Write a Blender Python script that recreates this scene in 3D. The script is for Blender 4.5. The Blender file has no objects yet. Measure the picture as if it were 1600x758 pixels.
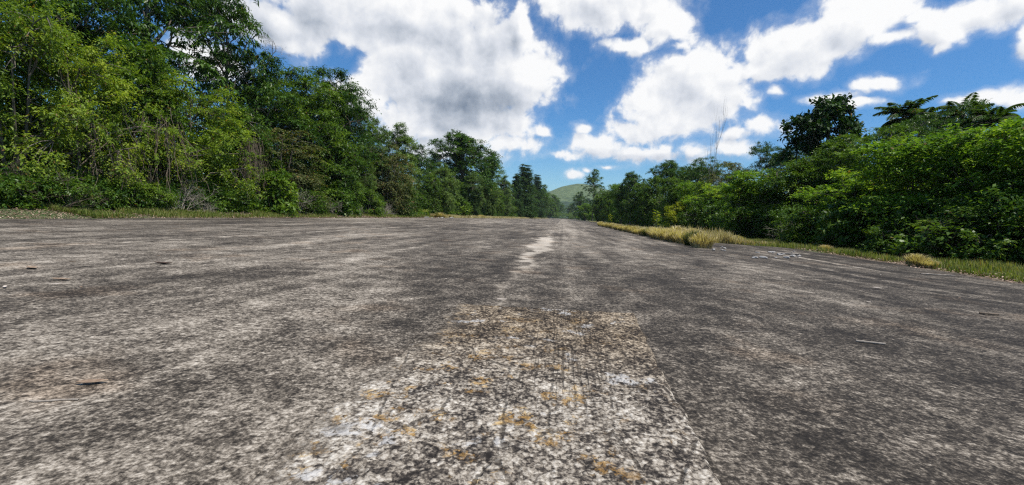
import bpy, math
import numpy as np
R_ = math.radians
S = bpy.context.scene
COL = S.collection

# ------------------------------------------------------------------ camera
F = 671.0; CAM_H = 0.8
_a = math.atan(.049)
_d = np.array([(880-800)/F, (379-341)/F, -1.]); _d /= np.linalg.norm(_d)
_h = np.array([math.cos(_a), -math.sin(_a), 0.]); _u = np.cross(_h, _d); _u /= np.linalg.norm(_u)
_x = np.cross(_d, _u)
RM = np.array([_x, _d, _u])                     # camera to world
from mathutils import Matrix
cam_d = bpy.data.cameras.new('camera'); cam = bpy.data.objects.new('camera', cam_d); COL.objects.link(cam)
cam_d.sensor_width = 36; cam_d.lens = 36*F/1600; cam_d.clip_start = .05; cam_d.clip_end = 9000
M4 = Matrix([list(RM[i])+[0] for i in range(3)]+[[0, 0, 0, 1]]); M4.translation = (0, 0, CAM_H)
cam.matrix_world = M4; S.camera = cam
S.view_settings.view_transform = 'Standard'; S.view_settings.look = 'None'
S.view_settings.exposure = 0.15; S.view_settings.gamma = 1
S.cycles.max_bounces = 6; S.cycles.diffuse_bounces = 3; S.cycles.glossy_bounces = 2
S.cycles.transmission_bounces = 3; S.cycles.transparent_max_bounces = 8
S.cycles.use_denoising = False; S.cycles.filter_width = 1.25; S.cycles.sample_clamp_indirect = 3

def ray(px, py): return RM @ np.array([(px-800)/F, (379-py)/F, -1.])
def hy(px): return 341+(px-880)*.049
def ground(px, py):
    r = ray(px, py); t = -CAM_H/r[2]; return r[0]*t, r[1]*t
def on_x(px, X, top=None):
    """ground position on the line x=X seen in column px, and the height seen at row top"""
    r = ray(px, hy(px)); y = r[1]*X/r[0]
    if top is None: return y
    r2 = ray(px, top); t = X/r2[0]; y2 = r2[1]*t
    return (y+y2)/2, CAM_H+r2[2]*t

# ------------------------------------------------------------------ node helper
class NT:
    def __init__(s, tree): s.t = tree; s.n = tree.nodes; s.l = tree.links
    def sock(s, node, i, v):
        if v is None: return
        inp = node.inputs[i]
        if isinstance(v, bpy.types.NodeSocket): s.l.new(v, inp)
        else: inp.default_value = v
    def m(s, op, a, b=None, c=None, clamp=False):
        n = s.n.new('ShaderNodeMath'); n.operation = op; n.use_clamp = clamp
        s.sock(n, 0, a); s.sock(n, 1, b); s.sock(n, 2, c); return n.outputs[0]
    def v(s, op, a, b=None, c=None):
        n = s.n.new('ShaderNodeVectorMath'); n.operation = op
        s.sock(n, 0, a); s.sock(n, 1, b)
        if c is not None: s.sock(n, 2, c)
        return n.outputs['Value'] if op in ('LENGTH', 'DOT_PRODUCT', 'DISTANCE') else n.outputs[0]
    def noise(s, vec, scale, detail=5, rough=.55, dist=0, lac=2.0, out='Fac'):
        n = s.n.new('ShaderNodeTexNoise'); s.sock(n, 'Vector', vec)
        n.inputs['Scale'].default_value = scale; n.inputs['Detail'].default_value = detail
        n.inputs['Roughness'].default_value = rough; n.inputs['Distortion'].default_value = dist
        n.inputs['Lacunarity'].default_value = lac
        return n.outputs[out]
    def voro(s, vec, scale, feature='F1', detail=0, rnd=1, out=0):
        n = s.n.new('ShaderNodeTexVoronoi'); n.feature = feature; s.sock(n, 'Vector', vec)
        n.inputs['Scale'].default_value = scale
        if detail: n.inputs['Detail'].default_value = detail
        n.inputs['Randomness'].default_value = rnd
        return n.outputs[out]
    def ramp(s, fac, stops, interp='LINEAR'):
        n = s.n.new('ShaderNodeValToRGB'); s.sock(n, 0, fac); cr = n.color_ramp; cr.interpolation = interp
        while len(cr.elements) < len(stops): cr.elements.new(.5)
        for e, (p, c) in zip(cr.elements, stops):
            e.position = p; e.color = (c if len(c) == 4 else (*c, 1)) if hasattr(c, '__len__') else (c, c, c, 1)
        return n.outputs[0]
    def ss(s, x, lo, hi, a=0., b=1.):
        n = s.n.new('ShaderNodeMapRange'); n.interpolation_type = 'SMOOTHSTEP'
        s.sock(n, 0, x); s.sock(n, 1, lo); s.sock(n, 2, hi); s.sock(n, 3, a); s.sock(n, 4, b); return n.outputs[0]
    def mix(s, fac, a, b, mode='MIX'):
        n = s.n.new('ShaderNodeMix'); n.data_type = 'RGBA'; n.blend_type = mode
        s.sock(n, 0, fac)
        for i, v in ((6, a), (7, b)):
            if not isinstance(v, bpy.types.NodeSocket) and len(v) == 3: v = (*v, 1)
            s.sock(n, i, v)
        return n.outputs[2]
    def bump(s, h, strength, dist, normal=None):
        n = s.n.new('ShaderNodeBump'); n.inputs['Strength'].default_value = strength
        n.inputs['Distance'].default_value = dist; s.sock(n, 'Height', h)
        if normal is not None: s.l.new(normal, n.inputs['Normal'])
        return n.outputs[0]

# ------------------------------------------------------------------ world: blue sky with cumulus
SUN_EL, SUN_AZ = 66.0, 114.0      # azimuth measured from +Y towards +X
world = bpy.data.worlds.new('World'); S.world = world; world.use_nodes = True
w = NT(world.node_tree); w.n.clear()
out = w.n.new('ShaderNodeOutputWorld'); bg = w.n.new('ShaderNodeBackground'); bg.inputs[1].default_value = .1
w.l.new(bg.outputs[0], out.inputs[0])
sky = w.n.new('ShaderNodeTexSky'); sky.sky_type = 'NISHITA'; sky.sun_disc = False
sky.sun_elevation = R_(SUN_EL); sky.sun_rotation = R_(SUN_AZ); sky.air_density = 1.0; sky.dust_density = .25; sky.ozone_density = 2.2
tc = w.n.new('ShaderNodeTexCoord')
dirv = w.v('NORMALIZE', tc.outputs['Generated'])
sp = w.n.new('ShaderNodeSeparateXYZ'); w.l.new(dirv, sp.inputs[0])
az = w.m('ARCTAN2', sp.outputs[0], sp.outputs[1]); el = w.m('ARCSINE', sp.outputs[2])
cb = w.n.new('ShaderNodeCombineXYZ'); w.l.new(az, cb.inputs[0]); w.l.new(el, cb.inputs[1])
Q = cb.outputs[0]
def azel(px, py):
    r = ray(px, py); return math.atan2(r[0], r[1]), math.atan2(r[2], math.hypot(r[0], r[1]))
# every cumulus as soft ellipses in the dome's azimuth and elevation
CL = [(620,30,215,70),(520,20,110,52),(430,38,100,44),(640,110,85,70),(740,105,135,105),(812,120,74,62),(815,45,20,55),(700,190,140,52),(790,192,58,34),
      (690,228,70,26),(795,226,55,22),(560,150,60,40),(845,203,18,12),(330,105,60,34),(300,90,50,40),
      (950,10,124,48),(905,35,45,24),(1045,38,42,42),(1010,10,80,30),(988,70,42,14),(870,0,50,12),(1060,72,26,16),
      (1080,132,98,66),(1025,170,66,56),(1125,160,60,42),(1060,190,70,30),(990,205,50,32),(935,228,55,24),(880,242,34,10),(1000,240,70,16),(912,200,16,9),
      (1092,238,42,17),(1140,233,38,17),(1185,197,44,20),(1150,208,34,12),(1040,235,20,15),(902,274,22,7),(920,268,12,5),(948,263,16,5),(815,232,16,8),
      (1250,75,100,52),(1325,35,90,54),(1240,90,60,40),(1205,78,50,36),(1370,15,40,30),(1185,110,40,26),(1210,145,16,10),(1170,165,26,22),
      (1300,82,60,28),(1385,62,60,14),(1382,126,42,14),(1350,130,24,9),
      (1470,45,68,30),(1540,20,90,30),(1430,30,34,10),(1600,5,70,26),(1470,72,18,12),
      (1545,150,62,15),(1598,152,40,18),(1515,152,40,8),(1290,150,45,10),(1330,158,40,7),(1620,60,30,30)]
SH = [(728,165,100,42,1.0),(770,70,50,60,.45),(640,110,45,45,.35),(600,45,120,30,.35),(430,35,110,40,.55),(500,10,80,30,.35),(690,225,60,12,.5),
      (1120,160,50,22,.25),(1000,245,80,9,.4),(950,4,60,14,.3),(1320,75,60,18,.2),(1100,248,60,9,.5),(1560,20,90,20,.25),(700,60,60,40,.5)]
g = bpy.data.node_groups.new('cumulus', 'ShaderNodeTree')
g.interface.new_socket('Q', in_out='INPUT', socket_type='NodeSocketVector')
g.interface.new_socket('Density', in_out='OUTPUT', socket_type='NodeSocketFloat'); g.interface.new_socket('Soft', in_out='OUTPUT', socket_type='NodeSocketFloat')
G = NT(g); gi = g.nodes.new('NodeGroupInput'); go = g.nodes.new('NodeGroupOutput')
q = gi.outputs[0]
wv = G.noise(q, 9, 4, .55, out='Color')
wq = G.v('MULTIPLY_ADD', G.v('SUBTRACT', wv, (.5, .5, .5)), (.05, .04, 0), q)
acc = None
for (cx, cy, rx, ry) in CL:
    a0, e0 = azel(cx, cy); a1, _ = azel(cx-rx, cy); a2, _ = azel(cx+rx, cy); _, e1 = azel(cx, cy-ry); _, e2 = azel(cx, cy+ry)
    sx = 2/abs(a2-a1); sy = 2/abs(e1-e2)
    n = G.v('MULTIPLY', G.v('SUBTRACT', wq, (a0, e0, 0)), (sx, sy, 0))
    val = G.m('SUBTRACT', 1.0, G.v('LENGTH', n))
    val = G.m('MULTIPLY', val, min(1.0, max(.45, ry/45)))
    acc = val if acc is None else G.m('SMOOTH_MAX', acc, val, .12)
# other cumulus over the rest of the dome
far = G.m('SUBTRACT', G.noise(q, 2.2, 3, .5), .62)
sq = g.nodes.new('ShaderNodeSeparateXYZ'); G.l.new(q, sq.inputs[0])
outside = G.m('MAXIMUM', G.ss(G.m('ABSOLUTE', sq.outputs[0]), 1.05, 1.25), G.ss(sq.outputs[1], .5, .62))
far = G.m('ADD', G.m('MULTIPLY', far, 3.0), G.m('MULTIPLY', G.m('SUBTRACT', outside, 1.0), 6.0))
acc = G.m('MAXIMUM', acc, far)
puff = G.m('SUBTRACT', .62, G.voro(wq, 17, 'F1', detail=3))
nz = G.m('SUBTRACT', G.noise(wq, 15, 9, .6), .5)
dens = G.m('ADD', acc, G.m('ADD', G.m('MULTIPLY', nz, 1.3), G.m('ADD', G.m('MULTIPLY', puff, .34), .0)))
G.l.new(dens, go.inputs[0])
lowd = G.m('ADD', acc, G.m('MULTIPLY', G.m('SUBTRACT', G.noise(wq, 13, 3, .5), .5), 1.3)); G.l.new(G.m('ADD', lowd, G.m('MULTIPLY', puff, .45)), go.inputs[1])
def dens_at(qs):
    n = w.n.new('ShaderNodeGroup'); n.node_tree = g; w.l.new(qs, n.inputs[0]); return n.outputs
D0 = dens_at(Q); D1 = dens_at(w.v('ADD', Q, (.012, .016, 0)))
relief = w.m('ADD', w.m('MULTIPLY', w.m('SUBTRACT', D0[1], D1[1]), .55), w.m('MULTIPLY', w.m('SUBTRACT', D0[0], D1[0]), .10)); D0 = D0[0]
alpha = w.m('ADD', w.m('MULTIPLY', w.ss(D0, -.14, .16), .74), w.m('MULTIPLY', w.ss(D0, -.42, .10), .26))
thick = None
for (cx, cy, rx, ry, k) in SH:
    a0, e0 = azel(cx, cy); a1, _ = azel(cx-rx, cy); a2, _ = azel(cx+rx, cy); _, e1 = azel(cx, cy-ry); _, e2 = azel(cx, cy+ry)
    n = w.v('MULTIPLY', w.v('SUBTRACT', Q, (a0, e0, 0)), (2/abs(a2-a1), 2/abs(e1-e2), 0))
    val = w.m('MULTIPLY', w.ss(w.v('LENGTH', n), 1.5, 0.0), k)
    thick = val if thick is None else w.m('MAXIMUM', thick, val)
sn = w.noise(Q, 10, 6, .55)
thick = w.m('MULTIPLY', thick, w.ss(sn, .25, .62, .55, 1.1))
soft = w.m('MULTIPLY', w.ss(D0, .2, 1.0), .16)
shade = w.m('SUBTRACT', w.m('ADD', .97, w.m('MULTIPLY', relief, .8)), w.m('ADD', w.m('MULTIPLY', thick, .68), soft))
shade = w.m('MAXIMUM', w.m('MINIMUM', shade, 1.0), .2)
cloudcol = w.ramp(shade, [(.15, (.19, .24, .32)), (.45, (.42, .47, .55)), (.75, (.74, .77, .83)), (1., (1, 1, 1))])
cloudcol = w.v('SCALE', cloudcol); cloudcol.node.inputs['Scale'].default_value = 9.0
skyc = w.mix(1.0, sky.outputs[0], w.mix(w.ss(el, .26, .02), (.40, .82, 1.16, 1), (.66, .97, 1.14, 1)), 'MULTIPLY')
final = w.mix(w.m('MULTIPLY', alpha, w.ss(el, 0.0, .03)), skyc, cloudcol)
w.l.new(final, bg.inputs[0])
world.cycles.sampling_method = 'MANUAL'; world.cycles.sample_map_resolution = 512

sun_d = bpy.data.lights.new('sun', 'SUN'); sun_d.energy = 5.0; sun_d.angle = R_(.5); sun_d.color = (1, .955, .88)
sun = bpy.data.objects.new('sun', sun_d); COL.objects.link(sun)
from mathutils import Vector
sv = Vector((math.sin(R_(SUN_AZ))*math.cos(R_(SUN_EL)), math.cos(R_(SUN_AZ))*math.cos(R_(SUN_EL)), math.sin(R_(SUN_EL))))
sun.rotation_euler = sv.to_track_quat('Z', 'Y').to_euler()

# ------------------------------------------------------------------ generic helpers
def tag(o, label=None, cat=None, group=None, kind=None):
    if label: o['label'] = label
    if cat: o['category'] = cat
    if group: o['group'] = group
    if kind: o['kind'] = kind
    return o
def link(name, me, parent=None):
    o = bpy.data.objects.new(name, me); COL.objects.link(o)
    if parent is not None: o.parent = parent
    return o
def npmesh(name, V, Fq, mat=None, attrs=None, smooth=False):
    """V (n,3); Fq list of face arrays (k,3) or (k,4)"""
    me = bpy.data.meshes.new(name)
    V = np.asarray(V, np.float32); Fs = [np.asarray(f, np.int32) for f in (Fq if isinstance(Fq, list) else [Fq]) if len(f)]
    me.vertices.add(len(V)); me.vertices.foreach_set('co', V.ravel())
    tot = np.concatenate([np.full(len(f), f.shape[1], np.int32) for f in Fs])
    loops = np.concatenate([f.ravel() for f in Fs])
    me.loops.add(len(loops)); me.loops.foreach_set('vertex_index', loops)
    me.polygons.add(len(tot)); st = np.concatenate([[0], np.cumsum(tot)[:-1]]).astype(np.int32)
    me.polygons.foreach_set('loop_start', st); me.polygons.foreach_set('loop_total', tot)
    if smooth: me.polygons.foreach_set('use_smooth', np.ones(len(tot), bool))
    if attrs:
        for k, a in attrs.items():
            at = me.attributes.new(k, 'FLOAT', 'POINT'); at.data.foreach_set('value', np.asarray(a, np.float32))
    me.update(calc_edges=True)
    if mat: me.materials.append(mat)
    return me
def nrm(a): return a/np.maximum(np.linalg.norm(a, axis=-1, keepdims=True), 1e-9)
def sph(rng, n): return nrm(rng.normal(size=(n, 3)))

class Tubes:
    def __init__(s): s.V = []; s.F = []; s.n = 0
    def add(s, P, r, sides=6):
        P = np.asarray(P, float); r = np.broadcast_to(np.asarray(r, float), (len(P),))
        T = nrm(np.gradient(P, axis=0)); ref = np.array([.31, .95, .05]) if abs(T[0, 2]) > .7 else np.array([.05, .1, 1.])
        A = nrm(np.cross(T, ref)); B = np.cross(T, A)
        th = np.arange(sides)*2*math.pi/sides
        ring = P[:, None]+r[:, None, None]*(A[:, None]*np.cos(th)[None, :, None]+B[:, None]*np.sin(th)[None, :, None])
        k = len(P); i = np.arange(k-1)[:, None]*sides; j = np.arange(sides)[None]; j2 = (j+1) % sides
        f = np.stack([i+j, i+j2, i+sides+j2, i+sides+j], -1).reshape(-1, 4)+s.n
        s.V.append(ring.reshape(-1, 3)); s.F.append(f); s.n += k*sides
    def mesh(s, name, mat): return npmesh(name, np.concatenate(s.V), np.concatenate(s.F), mat, smooth=True)

def leafquads(P, D, N, L, W, fold=.12, belly=.42):
    D = nrm(D); s_ = nrm(np.cross(D, N)); N = np.cross(s_, D)
    L = np.broadcast_to(L, (len(P),))[:, None]; W = np.broadcast_to(W, (len(P),))[:, None]
    a = P; m_ = P+D*L*belly; c = P+D*L-N*L*.12
    b = m_+s_*W/2+N*W*fold; d = m_-s_*W/2+N*W*fold
    V = np.stack([a, b, c, d], 1).reshape(-1, 3)
    return V, np.arange(len(P)*4, dtype=np.int32).reshape(-1, 4)

def foliage(rng, C, R, twigs=9, per=9, L=.15, W=.06, droop=.35, out_from=None, up=.3, hang=.2, flat=1.0, nup=.8):
    """leaves set along twigs that radiate from each clump centre"""
    K = len(C); n = K*twigs; ci = np.repeat(np.arange(K), twigs)
    o = nrm(C-out_from) if out_from is not None else np.zeros((K, 3))
    t = nrm(sph(rng, n)*1.0+o[ci]*.55+np.array([0, 0, up])); t[:, 2] *= flat
    rr = R[ci]*rng.uniform(.65, 1.2, n)
    m = n*per; ti = np.repeat(np.arange(n), per)
    s_ = np.tile((np.arange(per)+.6)/per, n)*rng.uniform(.85, 1.1, m)
    P = C[ci][ti]+t[ti]*(rr[ti]*s_)[:, None]; P[:, 2] -= droop*rr[ti]*s_**2
    P += rng.normal(size=(m, 3))*.03
    side = nrm(np.cross(t[ti], sph(rng, m)))
    D = t[ti]*.55+side*.8+sph(rng, m)*.3; D[:, 2] -= hang+droop*.4
    Nn = sph(rng, m)*.55+o[ci][ti]*.25; Nn[:, 2] += nup
    Ls = L*rng.uniform(.65, 1.25, m); 
    V, Fc = leafquads(P, D, nrm(Nn), Ls, Ls*(W/L)*rng.uniform(.8, 1.2, m))
    ct = rng.uniform(0, 1, K); tt = rng.uniform(0, 1, n)
    tint = np.clip(ct[ci][ti]*.5+tt[ti]*.25+rng.uniform(0, 1, m)*.35-.05, 0, 1)
    return V, Fc, np.repeat(tint, 4)
def merge(parts):
    V, Fs, T, n = [], [], [], 0
    for v, f, t in parts: V.append(v); Fs.append(f+n); T.append(t); n += len(v)
    return np.concatenate(V), np.concatenate(Fs), np.concatenate(T)

# ------------------------------------------------------------------ materials
def new_mat(name):
    m = bpy.data.materials.new(name); m.use_nodes = True; t = NT(m.node_tree)
    b = m.node_tree.nodes['Principled BSDF']; return m, t, b
def leaf_mat(name, dark, mid, light, trans=.35, rough=.5, dead=0.0, spec=.25):
    m, t, b = new_mat(name)
    at = t.n.new('ShaderNodeAttribute'); at.attribute_name = 'tint'
    oi = t.n.new('ShaderNodeObjectInfo'); ge = t.n.new('ShaderNodeNewGeometry')
    x = t.m('ADD', at.outputs['Fac'], t.m('MULTIPLY', t.m('SUBTRACT', oi.outputs['Random'], .5), .3))
    x = t.m('ADD', x, t.m('MULTIPLY', t.m('SUBTRACT', ge.outputs['Random Per Island'], .5), .25), clamp=True)
    c = t.ramp(x, [(.05, dark), (.5, mid), (.95, light)])
    if dead: c = t.mix(t.m('GREATER_THAN', ge.outputs['Random Per Island'], 1-dead), c, (.22, .13, .04))
    t.l.new(c, b.inputs['Base Color']); b.inputs['Roughness'].default_value = rough
    b.inputs['Specular IOR Level'].default_value = spec
    tr = t.n.new('ShaderNodeBsdfTranslucent'); t.l.new(t.mix(1.0, c, (1.25, 1.3, .55), 'MULTIPLY'), tr.inputs[0])
    mx = t.n.new('ShaderNodeMixShader'); mx.inputs[0].default_value = trans
    t.l.new(b.outputs[0], mx.inputs[1]); t.l.new(tr.outputs[0], mx.inputs[2])
    t.l.new(mx.outputs[0], t.n['Material Output'].inputs[0]); return m
LM = dict(
    bright=leaf_mat('leaf_bright', (0.055, 0.125, 0.016), (0.151, 0.273, 0.025), (0.338, 0.450, 0.039), .4, .45, .01),
    yellow=leaf_mat('leaf_yellow', (0.074, 0.131, 0.019), (0.200, 0.293, 0.029), (0.397, 0.444, 0.050), .42, .5, .02),
    green=leaf_mat('leaf_green', (0.032, 0.077, 0.011), (0.081, 0.153, 0.017), (0.173, 0.258, 0.025), .36, .42, .006),
    dark=leaf_mat('leaf_dark', (0.024, 0.062, 0.011), (0.054, 0.116, 0.017), (0.110, 0.193, 0.024), .28, .38, .004),
    deep=leaf_mat('leaf_deep', (0.017, 0.043, 0.010), (0.030, 0.073, 0.012), (0.061, 0.120, 0.017), .18, .55, .004, .2),
    grey=leaf_mat('leaf_greyish', (0.053, 0.096, 0.025), (0.108, 0.176, 0.042), (0.202, 0.287, 0.068), .33, .5, .004),
    olive=leaf_mat('leaf_olive', (0.045, 0.064, 0.018), (0.090, 0.112, 0.030), (0.165, 0.175, 0.056), .3, .6, .06),
    young=leaf_mat('leaf_young', (0.105, 0.154, 0.013), (0.225, 0.280, 0.018), (0.405, 0.420, 0.031), .45, .5, 0),
    palm=leaf_mat('leaf_palm', (0.034, 0.076, 0.012), (0.063, 0.126, 0.016), (0.126, 0.185, 0.023), .3, .35, .02),
    straw=leaf_mat('grass_straw', (.25, .195, .085), (.47, .385, .19), (.66, .575, .34), .35, .7, 0),
    grass=leaf_mat('grass_green', (.075, .120, .018), (.170, .215, .040), (.330, .310, .120), .4, .6, .04),
)
def bark_mat(name, a, b_, sc=14):
    m, t, b = new_mat(name); tc = t.n.new('ShaderNodeTexCoord')
    v = t.v('MULTIPLY', tc.outputs['Object'], (1, 1, .3)); n = t.noise(v, sc, 6, .65)
    t.l.new(t.ramp(n, [(.3, a), (.7, b_)]), b.inputs['Base Color']); b.inputs['Roughness'].default_value = .9
    t.l.new(t.bump(n, .6, .02), b.inputs['Normal']); return m
BARK = bark_mat('bark', (.05, .04, .03), (.20, .17, .13)); DEAD = bark_mat('dead_wood', (.16, .13, .10), (.42, .37, .31))
VINE = bark_mat('dry_vine', (.07, .052, .036), (.22, .165, .115))

# ------------------------------------------------------------------ tree prototypes
def lobes_for(rng, H, W, base, shape, n):
    L_ = []
    for i in range(n):
        u = base+(1-base)*((i+.5)/n)
        if shape == 'round': prof = math.sin(math.pi*min(1, max(0.08, (u-base)/(1-base)*.8+.16)))
        elif shape == 'cone': prof = 1.05-(u-base)/(1-base)*.95
        elif shape == 'bush': prof = 1.0 if u < .55 else math.sqrt(max(.04, 1-((u-.55)/.5)**2))
        elif shape == 'umbrella': prof = .55+.45*(u-base)/(1-base)
        a = i*2.4+rng.uniform(-.5, .5); r = W/2*prof*rng.uniform(.25, .62)
        if u > .93: r *= (.2 if shape == 'cone' else .75)
        lr = W*.5*rng.uniform(.36, .52)*(.45+.55*prof)
        cz = u*H-lr*.45*(u > .8)
        L_.append((r*math.cos(a), r*math.sin(a), cz, lr, lr, lr*rng.uniform(.6, .9)*(.35 if shape == 'umbrella' else 1)))
    return L_
def make_tree(name, seed, H, W, base=.2, shape='round', lobes=12, K=220, R=.75, twigs=9, per=9, L=.15, Wl=.06,
              droop=.35, hang=.2, up=.3, mat='green', trunk_r=.16, bark=BARK, flat=1.0, stems=1, lean=0, branch_sub=.7, top_fill=1.0, minz=.25, nup=.8):
    rng = np.random.default_rng(seed)
    lb = lobes_for(rng, H, W, base, shape, lobes)
    wts = np.array([l[3]**2 for l in lb]); wts /= wts.sum()
    C = []
    while len(C) < K:
        l = lb[rng.choice(len(lb), p=wts)]; d = sph(rng, 1)[0]; r = rng.uniform(.25, 1)**.33
        p = np.array(l[:3])+d*r*np.array(l[3:])
        if p[2] > H*.985-R*.4 or p[2] < minz: continue
        C.append(p)
    C = np.array(C); cen = np.array([0, 0, H*(.35+.3*base)])
    Rr = R*rng.uniform(.65, 1.25, K)
    V, Fc, T = foliage(rng, C, Rr, twigs, per, L, Wl, droop, cen, up, hang, flat, nup)
    tb = Tubes(); limbs = []
    for s_ in range(stems):
        a = rng.uniform(0, 6.28); top = np.array([math.cos(a)*W*.12*(stems > 1)+lean, math.sin(a)*W*.12*(stems > 1), H*.82*rng.uniform(.85, 1)])
        k = 9; u = np.linspace(0, 1, k)[:, None]; b0 = np.array([math.cos(a), math.sin(a), 0])*trunk_r*1.5*(stems > 1)
        P = b0+(top-b0)*u+np.cumsum(rng.normal(size=(k, 3)), 0)*[.035, .035, 0]*H/10; P[0] = b0; P[0, 2] = -.15
        rr = trunk_r*(1-u[:, 0]*.8); rr[0] *= 1.35; tb.add(P, rr, 8); limbs.append((P, rr))
    pts = np.concatenate([p for p, _ in limbs]); rad = np.concatenate([r for _, r in limbs])
    seeds = C[rng.choice(K, min(K, 14), replace=False)]
    for c in seeds:
        low = pts[:, 2] < max(c[2]*.75, H*.12); dd = np.linalg.norm(pts-c, axis=1)+(~low)*100; i = int(np.argmin(dd+abs(pts[:, 2]-c[2]*.5)*.5))
        p0 = pts[i]; k = 7; u = np.linspace(0, 1, k)[:, None]
        P = p0+(c-p0)*u+np.array([0, 0, 1.])*np.sin(u*math.pi)*np.linalg.norm(c-p0)*.12+np.sin(u*math.pi)*rng.normal(size=(k, 3))*.12
        rr = np.linspace(min(rad[i]*.6, .09), .022, k); tb.add(P, rr, 5); limbs.append((P, rr))
    pts = np.concatenate([p for p, _ in limbs[:]])
    for j in rng.choice(K, int(K*branch_sub), replace=False):
        c = C[j]; dd = np.linalg.norm(pts-c, axis=1); p0 = pts[int(np.argmin(dd))]
        if np.linalg.norm(c-p0) < .1: continue
        u = np.linspace(0, 1, 4)[:, None]; P = p0+(c-p0)*u+np.sin(u*math.pi)*rng.normal(size=3)*.12
        tb.add(P, np.linspace(.022, .008, 4), 4)
    root = bpy.data.objects.new(name, None); COL.objects.link(root); root.empty_display_size = .5
    link('trunk', tb.mesh(name+'_trunk', bark), root)
    link('crown', npmesh(name+'_crown', V, Fc, LM[mat], {'tint': T}), root)
    root['H'] = H; root['W'] = W; PROTO[name] = PROTO.get(name, []); return root
PROTO = {}; USED = set(); ROOTS = {}
def dup(root, loc, rz, sc):
    """first use takes the thing itself, afterwards a copy of the thing and of each of its parts"""
    if root.name not in USED: USED.add(root.name); r = root
    else:
        r = root.copy(); COL.objects.link(r)
        for ch in list(root.children):
            c = ch.copy(); COL.objects.link(c); c.parent = r
            for g_ in ch.children:
                d_ = g_.copy(); COL.objects.link(d_); d_.parent = c
    r.location = loc; r.rotation_euler = (0, 0, rz); r.scale = sc; return r
def proto(key, *a, **k):
    r = make_tree(*a, **k); ROOTS[key] = (r, r['H'], r['W']); del r['H']; del r['W']
proto('bushA', 'bushy_tree', 11, 8, 6, base=.08, shape='bush', lobes=14, K=260, R=.8, twigs=9, per=8, L=.22, Wl=.095, mat='bright', stems=3, trunk_r=.09)
proto('bushB', 'spreading_tree', 12, 8, 6.4, base=.1, shape='bush', lobes=13, K=300, R=.75, twigs=11, per=10, L=.13, Wl=.055, mat='yellow', stems=3, droop=.5, trunk_r=.09)
proto('bushC', 'leafy_tree', 13, 8, 6, base=.1, shape='round', lobes=14, K=290, R=.7, twigs=9, per=9, L=.19, Wl=.075, mat='green', stems=2, trunk_r=.11)
proto('acaA', 'acacia_tree', 21, 11, 6.4, base=.16, shape='round', lobes=16, K=340, R=.8, twigs=10, per=10, L=.2, Wl=.06, droop=.55, hang=.45, mat='green')
proto('acaB', 'broadleaf_tree', 22, 11, 6.6, base=.14, shape='round', lobes=17, K=340, R=.8, twigs=10, per=10, L=.2, Wl=.06, droop=.5, hang=.4, mat='dark')
proto('airy', 'tall_open_tree', 31, 14, 6.5, base=.3, shape='round', lobes=15, K=190, R=.75, twigs=8, per=9, L=.24, Wl=.065, droop=.8, hang=.7, mat='dark', trunk_r=.17)
proto('cas', 'casuarina_tree', 41, 16, 6, base=.05, shape='cone', lobes=30, K=640, R=.95, twigs=10, per=10, L=.26, Wl=.08, droop=.5, hang=.5, mat='deep', trunk_r=.2)
proto('mango', 'round_crowned_tree', 51, 14, 10, base=.28, shape='round', lobes=18, K=420, R=.85, twigs=10, per=10, L=.26, Wl=.1, mat='dark', trunk_r=.3)
proto('umb', 'umbrella_tree', 61, 10, 8.5, base=.55, shape='umbrella', lobes=13, K=260, R=.75, twigs=11, per=9, L=.16, Wl=.06, flat=.35, droop=.15, hang=.05, up=.1, mat='dark', trunk_r=.15, minz=3)
proto('bread', 'breadfruit_tree', 71, 11, 7.5, base=.22, shape='round', lobes=15, K=230, R=.7, twigs=8, per=6, L=.42, Wl=.24, droop=.25, mat='deep', trunk_r=.2)
proto('young', 'young_tree', 81, 7, 5, base=.05, shape='round', lobes=16, K=360, R=.55, twigs=11, per=10, L=.14, Wl=.05, mat='grey', up=.7, droop=.3, stems=2, trunk_r=.08)
proto('olive', 'vine_covered_tree', 91, 8, 5.5, base=.05, shape='bush', lobes=13, K=290, R=.65, twigs=9, per=9, L=.13, Wl=.06, mat='olive', droop=.8, hang=.5, stems=3, trunk_r=.08)
proto('shrubA', 'shrub', 101, 2.4, 2.6, base=.1, shape='bush', lobes=8, K=70, R=.5, twigs=9, per=8, L=.14, Wl=.06, mat='green', stems=4, trunk_r=.03, minz=.1)
proto('shrubB', 'leafy_shrub', 102, 2.2, 2.4, base=.1, shape='bush', lobes=8, K=60, R=.5, twigs=9, per=8, L=.19, Wl=.085, mat='green', stems=4, trunk_r=.03, minz=.1)
proto('shrubC', 'fine_leaved_shrub', 103, 2.0, 2.4, base=.1, shape='bush', lobes=8, K=70, R=.45, twigs=9, per=9, L=.11, Wl=.04, mat='green', stems=4, trunk_r=.025, droop=.6, minz=.1)
proto('yshrub', 'yellow_shrub', 104, 3.0, 2.6, base=.1, shape='bush', lobes=8, K=80, R=.45, twigs=9, per=9, L=.13, Wl=.06, mat='young', stems=3, trunk_r=.03, minz=.1)

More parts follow.
